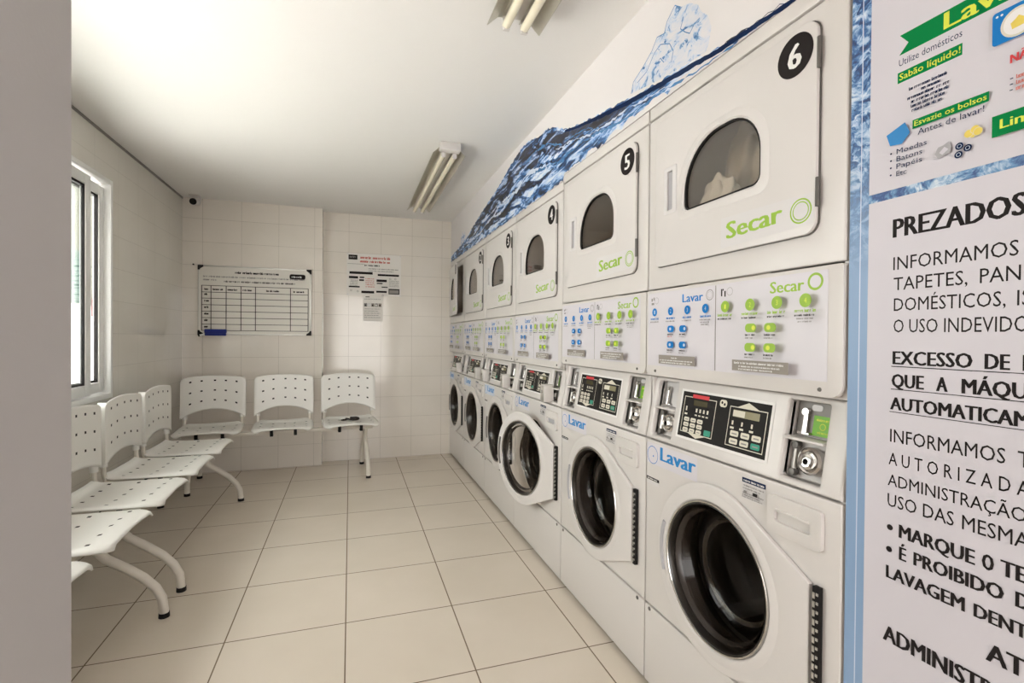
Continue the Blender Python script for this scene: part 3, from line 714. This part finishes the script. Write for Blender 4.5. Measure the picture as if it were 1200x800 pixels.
# dark blue crest line running up over the near machines
yy = [y for y in ys if .86 <= y <= 2.2]
strip(a, [(y, interp(top, y)-.002+jag(.001)) for y in yy], [(y, interp(top, y)-.013-.007*math.sin((y-.86)*2.3)+jag(.002)) for y in yy], NAVY)
tag(a.build('wall_mural', None, 0), 'printed band of blue water waves on the wall above the dryers', 'mural')
a = Art(wall_map, .0009)
sp = [(1.60, 2.10), (1.585, 2.135), (1.52, 2.16), (1.47, 2.185), (1.44, 2.215), (1.40, 2.205), (1.385, 2.235), (1.345, 2.262), (1.315, 2.238), (1.27, 2.222), (1.235, 2.195), (1.215, 2.160), (1.190, 2.135), (1.175, 2.095), (1.185, 2.05), (1.20, 2.035), (1.40, 2.06)]
a.P(sp, SPLASH)
for q in (sp[:9], [(1.30, 2.20), (1.315, 2.17), (1.29, 2.145), (1.27, 2.13), (1.25, 2.145), (1.225, 2.15)], [(1.56, 2.12), (1.50, 2.13), (1.455, 2.17), (1.42, 2.18), (1.37, 2.155), (1.35, 2.12), (1.36, 2.09)], [(1.47, 2.09), (1.45, 2.12), (1.42, 2.135), (1.40, 2.11)]):
    for p0_, p1_ in zip(q, q[1:]):
        d = Vector((p1_[0]-p0_[0], p1_[1]-p0_[1])).normalized()*.0014; nx_, nz_ = -d.y, d.x
        a.P([(p0_[0]-nx_, p0_[1]-nz_), (p1_[0]-nx_, p1_[1]-nz_), (p1_[0]+nx_, p1_[1]+nz_), (p0_[0]+nx_, p0_[1]+nz_)], BLUEW)
tag(a.build('splash_print', None, 0), 'pale clear water splash printed above the wave near dryer 6', 'mural')
a = Art(wall_map, .0009)
a.P([(4.56, 2.05), (4.52, 2.14), (4.47, 2.17), (4.42, 2.13), (4.38, 2.15), (4.35, 2.10), (4.36, 2.07)], SPLASH)
tag(a.build('splash_print', None, 0), 'small pale water splash printed above dryer 1 in the far corner', 'mural')

# ------------------------------------------------------------------ posters on the near right wall   (first coordinate: y, falls to the right)
YE = .20
def pm_(s, z, o): return (XM+.002-o, -s, z)
a = Art(pm_, .0006)
a.R(-.7535, -.714, .02, 2.37, BORDER); a.R(-.7315, -.7295, .02, 2.37, LBLUE); a.R(-.714, -YE, 1.470, 1.487, BANDW)
tag(a.build('poster_border', None, 0), 'blue water print border strip between dryer 6 and the posters', 'wall sticker')
a = Art(pm_, .0008)
a.R(-.714, -YE, 1.487, 2.0, PAPER)
a.P([(-.660, 1.772), (-.40, 1.772), (-.40, 1.735), (-.661, 1.735), (-.645, 1.752)], GREEN)
a.T('Lavar', -.588, 1.741, .028, .125, YELL, .05)
a.T('Utilize domésticos', -.661, 1.7145, .0125, .101, NAVY, .006)
a.R(-.663, -.5595, 1.683, 1.703, GREEN); a.T('Sabão líquido!', -.660, 1.688, .0115, .098, YELL, .02)
for k, (aa, bb) in enumerate(((.643, .577), (.622, .59), (.645, .575), (.638, .578), (.638, .578), (.636, .582))): a.scrib(-aa, -bb, 1.6615-k*.0085, .0058, NAVY, 200+k)
a.R(-.634, -.520, 1.587, 1.603, GREEN); a.T('Esvazie os bolsos', -.631, 1.591, .0095, .108, YELL, .02)
a.T('Antes de lavar!', -.625, 1.573, .0105, .099, NAVY, .006)
a.P([(-.680, 1.592), (-.647, 1.605), (-.638, 1.583), (-.652, 1.567), (-.673, 1.570)], BLUE2)
for k, (tx, wd) in enumerate((('Moedas', .051), ('Batons', .044), ('Papéis', .044), ('Etc', .018))):
    a.D(-.671, 1.5545-k*.0135, .0018, NAVY, 10); a.T(tx, -.661, 1.5505-k*.0138, .0095, wd, NAVY, .006)
cr = [(.597, 1.528), (.592, 1.538), (.584, 1.539), (.576, 1.543), (.571, 1.534), (.574, 1.524), (.583, 1.520), (.592, 1.519)]
a.P([(-p, q) for p, q in cr], SLOT); a.P([(-.59, 1.528), (-.582, 1.536), (-.576, 1.530), (-.585, 1.523)], PAPER)
for q in ((.541, 1.543), (.547, 1.545), (.538, 1.549), (.534, 1.544)): a.D(-q[0], q[1], .007, YELO, 16); a.ring(-q[0], q[1], .007, .0008, CREAMI, 16)
for q in ((.560, 1.529), (.548, 1.522), (.561, 1.515)): a.D(-q[0], q[1], .006, NAVY, 16); a.ring(-q[0], q[1], .0035, .0008, LBLUE, 12)
a.RR(-.517, -.452, 1.670, 1.722, .005, BLUE); a.D(-.484, 1.694, .0225, CREAMI, 32); a.D(-.484, 1.694, .019, WINK, 32)
a.P([(-.492, 1.685), (-.494, 1.695), (-.488, 1.699), (-.484, 1.703), (-.476, 1.696), (-.478, 1.686)], YELO); a.D(-.511, 1.715, .0018, WINK, 10); a.D(-.505, 1.715, .0018, WINK, 10)
a.T('NÃO', -.494, 1.633, .013, .034, RED, .06)
for k in range(3): a.R(-.4935, -.4895, 1.608-k*.009, 1.6096-k*.009, NAVY); a.scrib(-.486, -.455, 1.606-k*.009, .0065, PINKR, 300+k)
a.R(-.515, -.40, 1.525, 1.5585, GREEN); a.T('Limpe', -.505, 1.536, .0145, .064, YELL, .04)
tag(a.build('washing_instructions_poster', None, 0), 'upper poster with green Lavar banner and blue washing machine drawing', 'poster')
a = Art(pm_, .0008)
a.R(-.714, -YE, .02, 1.470, PAPER)
def line(tx, yl, yr, z, cap, bold=0.0, ul=False):
    a.T(tx, -yl, z, cap, yl-yr, INK, bold)
    if ul: a.R(-yl-.001, -yr, z-.005, z-.0037, INK)
BB = .05
line('PREZADOS', .668, .472, 1.395, .0345, BB)
line('INFORMAMOS', .666, .481, 1.3335, .0243)
line('TAPETES,', .665, .547, 1.295, .0238); line('PANOS', .530, .440, 1.295, .0238)
line('DOMÉSTICOS,', .664, .496, 1.256, .0238); line('ISSO', .482, .430, 1.256, .0238)
line('O USO INDEVIDO', .664, .467, 1.2155, .0243)
line('EXCESSO', .665, .538, 1.1555, .0245, BB, True); line('DE', .522, .489, 1.1555, .0245, BB, True); line('ROUPAS', .474, .36, 1.1555, .0245, BB, True)
line('QUE', .666, .610, 1.1125, .0245, BB, True); line('A', .591, .573, 1.1125, .0245, BB, True); line('MÁQUINA', .553, .415, 1.1125, .0245, BB, True)
a.R(-.667, -.40, 1.1508, 1.1521, INK); a.R(-.667, -.40, 1.1078, 1.109, INK)
line('AUTOMATICAMENTE', .668, .395, 1.0695, .0235, BB, True)
line('INFORMAMOS', .667, .493, 1.008, .0243); line('TODA', .478, .40, 1.008, .0243)
line('A U T O R I Z A D A', .669, .463, .9645, .0230)
line('ADMINISTRAÇÃO', .670, .466, .9245, .0215)
line('USO DAS', .670, .561, .885, .0240); line('MESMAS', .549, .45, .885, .0240)
a.D(-.665, .845, .0055, INK, 18); line('MARQUE', .649, .530, .832, .0245, BB); line('O', .521, .505, .832, .0245, BB); line('TEMPO', .497, .405, .832, .0245, BB)
a.D(-.666, .803, .0055, INK, 18); line('É', .648, .635, .791, .0245, BB); line('PROIBIDO', .623, .492, .792, .0235, BB); line('DE', .478, .445, .792, .0235, BB)
line('LAVAGEM', .671, .543, .748, .0235, BB); line('DENTRO', .531, .425, .748, .0215, BB)
line('ATT', .514, .44, .687, .0290, BB)
line('ADMINISTRAÇÃO', .675, .405, .6265, .0290, BB)
tag(a.build('notice_poster', None, 0), 'large white notice poster in black capitals headed PREZADOS', 'poster')

# ------------------------------------------------------------------ whiteboard, papers
def back_map(yw): return lambda x, z, o: (x, yw-o, z)
bx0, bx1, bz0, bz1 = -1.248, -.340, 1.200, 1.803
R = thing('whiteboard', 'white planner board with a ruled table hanging on the back wall', 'whiteboard', ((bx0+bx1)/2, YP, bz0))
lx = lambda x: x-(bx0+bx1)/2
bm_ = lambda x, z, o: (lx(x), -.012-o, z-bz0)
b = MB().box(lx(bx0)+.004, lx(bx1)-.004, -.012, -.001, .004, bz1-bz0-.004, PAPERW); b.build('board', R)
b = MB(); t = .012
for q in ((bx0, bx0+t, bz0, bz1), (bx1-t, bx1, bz0, bz1), (bx0+t, bx1-t, bz0, bz0+t), (bx0+t, bx1-t, bz1-t, bz1)): b.box(lx(q[0]), lx(q[1]), -.018, -.001, q[2]-bz0, q[3]-bz0, SILV, .002)
b.build('frame', R)
for (xx, zz, sx, sz) in ((bx0, bz0, 1, 1), (bx1, bz0, -1, 1), (bx0, bz1, 1, -1), (bx1, bz1, -1, -1)):
    b = MB(); L_ = [(0, 0), (.042, 0), (.042, .013), (.018, .030), (.013, .042), (0, .042)]
    b.plate([(lx(xx)+p*sx, zz-bz0+q*sz) for p, q in L_], [], -.022, -.002, BLACK, bev=.002); b.build('corner_cap', R)
a = Art(bm_, .0008)
fx = lambda t: bx0+.004+(bx1-bx0)*((t-52)/1076)
fz = lambda t: bz1-(bz1-bz0)*((t-95)/655)
cols = [82, 165, 303, 440, 576, 914, 1090]; rows_ = [285, 347, 405, 466, 527, 588, 649, 708]
for c_ in cols: a.R(fx(c_)-.0032, fx(c_)+.0032, fz(rows_[-1]), fz(rows_[0]), TILEINK)
for r_ in rows_: a.R(fx(82)-.003, fx(1090)+.003, fz(r_)-.0024, fz(r_)+.0024, TILEINK)
for k, (c0, c1) in enumerate(((105, 148), (180, 288), (315, 425), (455, 558), (678, 808), (942, 1052))): a.scrib(fx(c0), fx(c1), fz(328), .017, TILEINK, 400+k, .3)
for k in range(6): a.scrib(fx(104), fx(146), fz(376+k*61), .019, TILEINK, 420+k, .3)
a.scrib(fx(385), fx(805), fz(165), .020, INK, 430, .28); a.scrib(fx(95), fx(1065), fz(207), .015, INKG, 431); a.scrib(fx(95), fx(220), fz(238), .015, INKG, 432); a.scrib(fx(285), fx(965), fz(250), .016, TILEINK, 433)
a.RR(fx(905), fx(1062), fz(197), fz(148), .016, INK); a.scrib(fx(925), fx(1045), fz(182), .016, WINK, 434)
a.build('printed_table', R, 0)
R = thing('board_eraser', 'blue felt eraser on the lower left edge of the whiteboard', 'eraser', (-1.112, YP-.024, 1.190))
MB().box(-.075, .085, -.030, .0, .004, .026, FELT, .005).build('felt_pad', R)
MB().box(-.078, .088, -.032, .001, .026, .060, FELT, .006).build('grip', R)
R = thing('whiteboard_marker', 'white whiteboard marker beside the blue eraser', 'marker', (-1.215, YP-.032, 1.196))
MB().tube([(-.012, 0, .0), (.02, 0, .010)], .008, ALU, 10).build('barrel', R); MB().tube([(-.024, 0, -.004), (-.012, 0, .0)], .0088, BLACK, 10).build('cap', R)
MB_ = MB().tube([(-1.283, YP-.012, 1.805), (-1.283, YP, 1.805)], .007, BLACK, 8); tag(MB_.build('wall_hook'), 'small dark screw hook in the tiles left of the whiteboard', 'hook')

m5 = back_map(YB)
a = Art(m5, .0008); px0, px1, pz0, pz1 = -.035, .476, 1.593, 2.0
gx = lambda t: px0+(px1-px0)*((t-48)/462); gz = lambda t: pz1-(pz1-pz0)*((t-122)/353)
a.R(px0, px1, pz0, pz1, PAPERS)
a.R(gx(62), gx(136), gz(175), gz(135), INK); a.scrib(gx(70), gx(130), gz(160), .018, INKG, 500)
a.scrib(gx(160), gx(412), gz(165), .026, PINKR, 501, .3); a.scrib(gx(158), gx(412), gz(196), .022, PINKR, 502, .3); a.scrib(gx(195), gx(330), gz(225), .016, INK, 503)
a.R(gx(55), gx(190), gz(212), gz(209), INKG); a.scrib(gx(230), gx(490), gz(250), .01, INKG, 504); a.scrib(gx(230), gx(450), gz(268), .009, INKG, 505)
for q in ((70, 265, 295, 275), (308, 492, 304, 288)): a.R(gx(q[0]), gx(q[1]), gz(q[2]), gz(q[3]), INK)
for q in ((66, 142, 333, 314), (155, 194, 328, 316), (152, 192, 352, 338), (65, 156, 408, 396), (170, 278, 454, 434), (298, 386, 354, 334), (300, 350, 372, 363), (342, 394, 402, 394), (296, 386, 446, 430)): a.R(gx(q[0]), gx(q[1]), gz(q[2]), gz(q[3]), INK)
a.R(gx(402), gx(497), gz(457), gz(410), NAVY if False else INK); a.R(gx(408), gx(490), gz(450), gz(420), GREYP)
for k in range(5): a.scrib(gx(75), gx(140), gz(350+k*11), .007, INKG, 510+k); a.scrib(gx(205), gx(285), gz(335+k*17), .01, PINKR, 520+k); a.scrib(gx(405), gx(492), gz(345+k*12), .007, INKG, 530+k)
for q in ((85, 433), (140, 440), (352, 468), (415, 327), (460, 327)): a.ring(gx(q[0]), gz(q[1]), .009, .003, INKG, 14)
for (dx, dz_) in ((55, 130), (503, 130), (55, 468), (503, 468)): a.R(gx(dx)-.008, gx(dx)+.008, gz(dz_)-.005, gz(dz_)+.005, STICK2)
tag(a.build('notice_sheet', None, 0), 'white notice sheet with red heading and black boxes on the recessed back wall', 'poster')
a = Art(m5, .0006); qx0, qx1, qz0, qz1 = .117, .305, 1.345, 1.590
a.R(qx0, qx1, qz0, qz1, PAPERS); ux = lambda t: qx0+(qx1-qx0)*t; uz = lambda t: qz0+(qz1-qz0)*t
a.R(ux(.12), ux(.32), uz(.955), uz(.985), INK); a.scrib(ux(.06), ux(.9), uz(.87), .008, INKG, 540)
for k, c_ in enumerate((INKG, STICK2, INKT, GREYP, INKT)): a.R(ux(.05+k*.18), ux(.2+k*.18), uz(.58), uz(.72), c_); a.R(ux(.08+k*.18), ux(.15+k*.18), uz(.61), uz(.67), WINK if k % 2 else INK)
for k in range(5): a.scrib(ux(.06), ux(.88-.1*(k % 2)), uz(.48-k*.085), .008, INKG, 550+k)
tag(a.build('leaflet', None, 0), 'small white leaflet with a picture strip below the notice sheet', 'paper')

# ------------------------------------------------------------------ ceiling lamps, camera
def make_lamp(label, cx, ya, yb, endbox):
    R = thing('fluorescent_lamp', label, 'ceiling lamp', (cx, (ya+yb)/2, ZC), 0, 'twin tube ceiling lamps')
    L_ = (yb-ya)/2
    b = MB(); b.box(-.024, .024, -L_+.02, L_-.02, -.032, 0, WHITE2, .004)
    if endbox: b.box(-.062, .062, -L_-.045, -L_+.012, -.05, -.001, WHITE2, .005)
    b.build('housing', R)
    for s in (-1, 1):
        b = MB(); pr = [(.020*s, -.034), (.045*s, -.020), (.060*s, -.022), (.098*s, -.058), (.101*s, -.058), (.062*s, -.019), (.045*s, -.017), (.020*s, -.031)]
        A = [b.bm.verts.new((x, -L_+.012, z)) for x, z in pr]; B = [b.bm.verts.new((x, L_, z)) for x, z in pr]
        for k in range(len(pr)): b.face([A[k], A[(k+1) % 8], B[(k+1) % 8], B[k]], REFL)
        b.face(A, REFL); b.face(B[::-1], REFL); b.build('reflector', R, 30, True)
    for s in (-1, 1):
        t = MB().tube([(s*.034, -L_+.03, -.058), (s*.034, L_-.02, -.058)], .0155, TUBEL, 16).build('tube', R)
        b = MB()
        for e in (-L_+.018, L_-.020):
            b.box(s*.034-.013, s*.034+.013, e-.006, e+.010, -.075, -.028, WHITE2, .003)
        b.build('lamp_holder', t)
    return R
make_lamp('far twin tube ceiling lamp, towards the tiled back wall', .572, 3.0, 4.47, True)
make_lamp('near twin tube ceiling lamp cut off by the top of the photo', .560, .27, 1.72, True)
R = thing('security_camera', 'small security camera under the ceiling in the left back corner', 'camera', (-1.235, 4.80, ZC))
MB().box(-.055, .025, -.03, .03, -.008, 0, WHITE2, .002).build('mounting_plate', R)
b = MB().tube([(.018, 0, -.006), (.030, 0, -.03), (.018, .01, -.052)], .009, WHITE2, 10); b.build('bracket', R)
b = MB().tube([(-.02, -.03, -.06), (-.01, .045, -.045)], .029, WHITE2, 20); b.build('body', R)
b = MB().tube([(-.0215, -.040, -.062), (-.02, -.030, -.06)], [.026, .027], BLACK, 20); b.build('lens', R)

# ------------------------------------------------------------------ beam seats
def grid(nx, ny, fn, holes, mtl, th, parent, name):
    b = MB(); V = [[b.bm.verts.new(fn(i/(nx-1), j/(ny-1))) for i in range(nx)] for j in range(ny)]
    for j in range(ny-1):
        for i in range(nx-1):
            b.face([V[j][i], V[j][i+1], V[j+1][i+1], V[j+1][i]], BLACK if (i, j) in holes else mtl)  # perforations stay solid; black colour paints in the dark of the holes
    o = b.build(name, parent, 60)
    md = o.modifiers.new('thickness', 'SOLIDIFY'); md.thickness = th; md.offset = -1
    return o
def edge_round(t, r, k):                # t in -1..1, returns width factor
    a = abs(t)
    return 1 if a < 1-r else 1-k+k*math.sqrt(max(0, 1-((a-(1-r))/r)**2))
def make_bench(label, seats, legs, loc, rz, xl, xr, dl=0.0, arch=.075):
    R = thing('beam_seating', label, 'bench', loc, rz, 'white waiting room seat rows')
    MB().box(xl, xr, -.265, -.215, .385, .415, TUBEW, .006).build('beam', R)
    nx, ny = 31, 31
    for c in seats:
        def fs(i, j, c=c):
            s = i*2-1; t = j; hw = .228*(edge_round(t*2-1, .30, .16) if t < .5 else edge_round(t*2-1, .45, .22))
            x = s*hw; y = -.055-.415*t
            z = .452+.004*t-.018*math.sin(PI*min(1, t*1.15))*(1-s*s)+.010*abs(s)**4*(1-t)+.010*t*(1-abs(s)**1.5)
            if t > .86: z -= ((t-.86)/.14)**2*.010
            if t < .10: z += ((.10-t)/.10)**2*.018
            z -= .012*max(0, abs(s)-.9)/.1
            return (c+x, y, z)
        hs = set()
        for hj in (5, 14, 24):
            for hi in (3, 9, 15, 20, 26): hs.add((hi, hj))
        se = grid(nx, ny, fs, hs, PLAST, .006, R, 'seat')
        for sx in (-.09, .09): b = MB(); b.box(c+sx-.012, c+sx+.012, -.28, -.20, .370, .432, BLACK, .003); b.build('seat_clamp', se)
        nb_ = 33
        def fb(i, j, c=c):
            s = i*2-1; fl = 0
            if abs(s) > .93: fl = (abs(s)-.93)/.07; s = math.copysign(.93, s)
            s /= .93
            zt = .866-.018*s*s; zb = (.592 if arch > .05 else .572)-arch*s*s
            z = zb+(zt-zb)*j
            x = s*.234*edge_round(j*2-1 if j > .5 else 0, .28, .10)
            y = -.072+(.022 if arch > .05 else .002)*(z-.5)/.36-.010*s*s+fl*.045
            return (c+x, y, z)
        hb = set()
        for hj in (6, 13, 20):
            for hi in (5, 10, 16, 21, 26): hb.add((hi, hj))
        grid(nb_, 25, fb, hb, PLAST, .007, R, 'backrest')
        for sx in (-1, 1):
            x = c+sx*.205
            p = MB().tube([(x, -.040, .80), (x, -.051, .62), (x, -.056, .53), (x, -.058, .48), (x, -.068, .440), (x, -.11, .420), (c+sx*.19, -.24, .418)], .0115, TUBEW, 10).build('back_tube', R)
            MB().tube([(x, -.042, .77), (x, -.052, .60), (x, -.057, .515)], .018, PLAST, 12).build('sleeve', p)
    for x in legs:
        fr_ = [(x, -.24, .395), (x, -.265, .325), (x, -.31, .272), (x, -.38, .225), (x, -.44, .178), (x, -.485, .128), (x, -.508, .080), (x, -.515, .015)]
        re = [(x, -.24, .395), (x, -.215, .325), (x, -.175, .272), (x, -.115, .222), (x, -.065, .175), (x, -.035, .125), (x, -.022, .080), (x, -.018, .015)]
        fr_ = [(p[0], p[1]+dl*min(1, (.395-p[2])/.1), p[2]) for p in fr_]; re = [(p[0], p[1]+dl*min(1, (.395-p[2])/.1), p[2]) for p in re]
        l = MB().tube(fr_, .018, TUBEW, 14).tube(re, .018, TUBEW, 14).build('leg', R, 50)
        for p in (fr_[-1], re[-1]): MB().tube([(x, p[1], 0), (x, p[1], .020)], [.021, .020], BLACK, 14).build('foot_cap', l)
    return R
make_bench('white perforated three-seat row standing against the back wall under the whiteboard', (-.53, 0, .53), (-.645, .66), (-.545, 4.735, 0), math.radians(5), -.72, .72, .065)
make_bench('white perforated three-seat row along the left wall by the window end', (-.51, 0, .51), (-.60, .73), (-1.262, 3.27, 0), PI/2, -.66, .76, 0, .04)
make_bench('nearest white perforated seat row along the left wall, partly behind the grey wall', (-.51, 0, .51), (-.60, .69), (-1.262, 1.755, 0), PI/2, -.66, .72, 0, .04)

# small dark strap on the right seat of the back row
b = MB(); lp = [(.055*math.cos(t), .026*math.sin(t), .012+.008*math.sin(2*t+.5)) for t in [2*PI*k/28 for k in range(29)]]
b.tube(lp, .0075, GASK, 8, False); b.tube([(-.05, -.008, .010), (-.075, -.018, .009), (-.095, -.016, .008)], [.008, .009, .006], GASK, 8); b.box(-.02, .045, .010, .030, .004, .030, GASK, .007)
o = b.build('strap', smooth=50); o.location = (.02, 4.64, .446)
tag(o, 'small dark looped strap lying on the right seat of the back row', 'strap')
